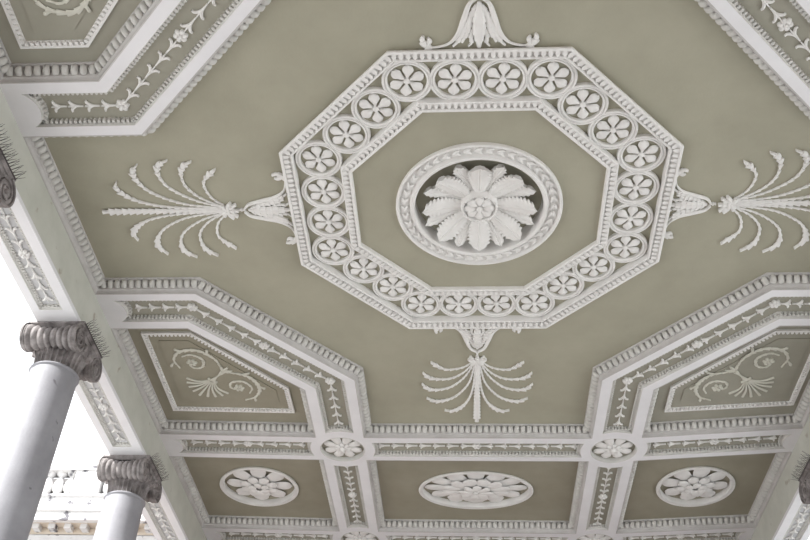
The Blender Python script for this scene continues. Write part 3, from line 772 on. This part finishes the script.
# ------------------------------------------------------------------ neighbouring wing seen between the left columns
bl = thing('stone_building', 'bright pale stone cornice and balustrade of the wing behind the left columns', 'building', (-9, 9, FL-2))
def bb(name, m, *b, smooth=False):
    mb = MB(); mb.box(b[0]+9, b[1]+9, b[2]-9, b[3]-9, b[4]-FL+2, b[5]-FL+2); return mb.build(name, m, bl)
X0, X1 = -16, -5.0
bb('wall', M['brick'], X0, X1, 9.1, 9.5, FL-2, .1)
bb('frieze', M['stone'], X0, X1, 9.0, 9.4, .05, .40)
bb('bed_moulding', M['stone'], X0, X1, 8.86, 9.4, .38, .70)
bb('cornice_soffit', M['ochre'], X0, X1, 8.86, 9.4, .69, .83)
bb('bed_fillet', M['stone'], X0, X1, 8.82, 9.4, .52, .57)
bb('corona', M['stone'], X0, X1, 8.50, 8.62, .81, .98)
bb('corona_soffit', M['ochre'], X0, X1, 8.62, 9.4, .83, .97)
bb('cornice_top', M['stone'], X0, X1, 8.46, 9.4, .98, 1.05)
bb('blocking_course', M['stone'], X0, X1, 8.60, 9.4, 1.05, 1.33)
bb('balustrade_plinth', M['stone'], X0, X1, 8.56, 8.86, 1.33, 1.37)
bb('balustrade_rail', M['stone'], X0, X1, 8.55, 8.87, 1.87, 1.96)
x = X0 + .15
md = None
while x < X1:
    if md is None: md = bb('modillion', M['stone'], x-.06, x+.06, 8.68, 8.86, .735, .835); mx = x
    else:
        o = md.copy(); C.objects.link(o); o.parent = bl; o.location = (x-mx, 0, 0)
    x += .30
mb = MB(); mb.lathe([(.095,0),(.095,.04),(.05,.07),(.09,.13),(.103,.20),(.09,.30),(.05,.38),(.04,.41),(.095,.46),(.10,.50)], 14)
b0 = mb.build('baluster', M['stone'], bl, smooth=True, angle=50); b0.location = (0, -.29, 1.37-FL+2); fb = True
xs = -7.02
for g in range(-1, 6):
    xr = xs - .52*g - g*1.3
    # die, then balusters to its left
    bb('pedestal', M['stone'], xr-.52, xr, 8.58, 8.84, 1.36, 1.88)
    for k in range(6):
        xb = xr - .52 - .11 - k*.213
        o = b0 if fb else b0.copy()
        if not fb: C.objects.link(o); o.parent = bl
        fb = False; o.location = (xb+9, -.29, 1.37-FL+2)
bb('dark_backing', M['spike'], X0, X1, 9.0, 9.3, 1.34, 1.93)  # added dark slab behind the balusters so the gaps between them read dark

# ------------------------------------------------------------------ light
w = bpy.data.worlds.new('World'); bpy.context.scene.world = w; w.use_nodes = True
bg = w.node_tree.nodes['Background']; bg.inputs['Color'].default_value = (.93,.965,1,1); bg.inputs['Strength'].default_value = 1.5
sd = bpy.data.lights.new('sun', 'SUN'); sd.energy = 7.0; sd.angle = math.radians(2.5); sd.color = (1,.99,.965)
so = bpy.data.objects.new('sun', sd); C.objects.link(so)
dirv = Vector((.69, .72, -.90)).normalized(); so.rotation_euler = dirv.to_track_quat('-Z', 'Y').to_euler()

# ------------------------------------------------------------------ camera
F_, pit, yaw, rol, cx, cy = 934.615, .7355097, .0876435, .0506445, -.133147, -6.77271
cd = bpy.data.cameras.new('camera'); cam = bpy.data.objects.new('camera', cd); C.objects.link(cam)
cd.sensor_width = 36; cd.lens = F_*36/810; cd.clip_start = .05; cd.clip_end = 500
Fv = Vector((0, math.cos(pit), math.sin(pit))); U = Vector((0, -math.sin(pit), math.cos(pit))); R = Vector((1,0,0))
Rz = Matrix.Rotation(yaw, 3, 'Z'); Fv = Rz @ Fv; U = Rz @ U; R = Rz @ R
R2 = R*math.cos(rol) + U*math.sin(rol); U2 = -R*math.sin(rol) + U*math.cos(rol)
mt = Matrix((R2, U2, -Fv)).transposed().to_4x4(); mt.translation = Vector((cx, cy, -7.0)); cam.matrix_world = mt
sc = bpy.context.scene; sc.camera = cam
sc.view_settings.view_transform = 'Standard'; sc.view_settings.look = 'None'; sc.view_settings.gamma = 1
sc.view_settings.exposure = .30; sc.view_settings.use_curve_mapping = False
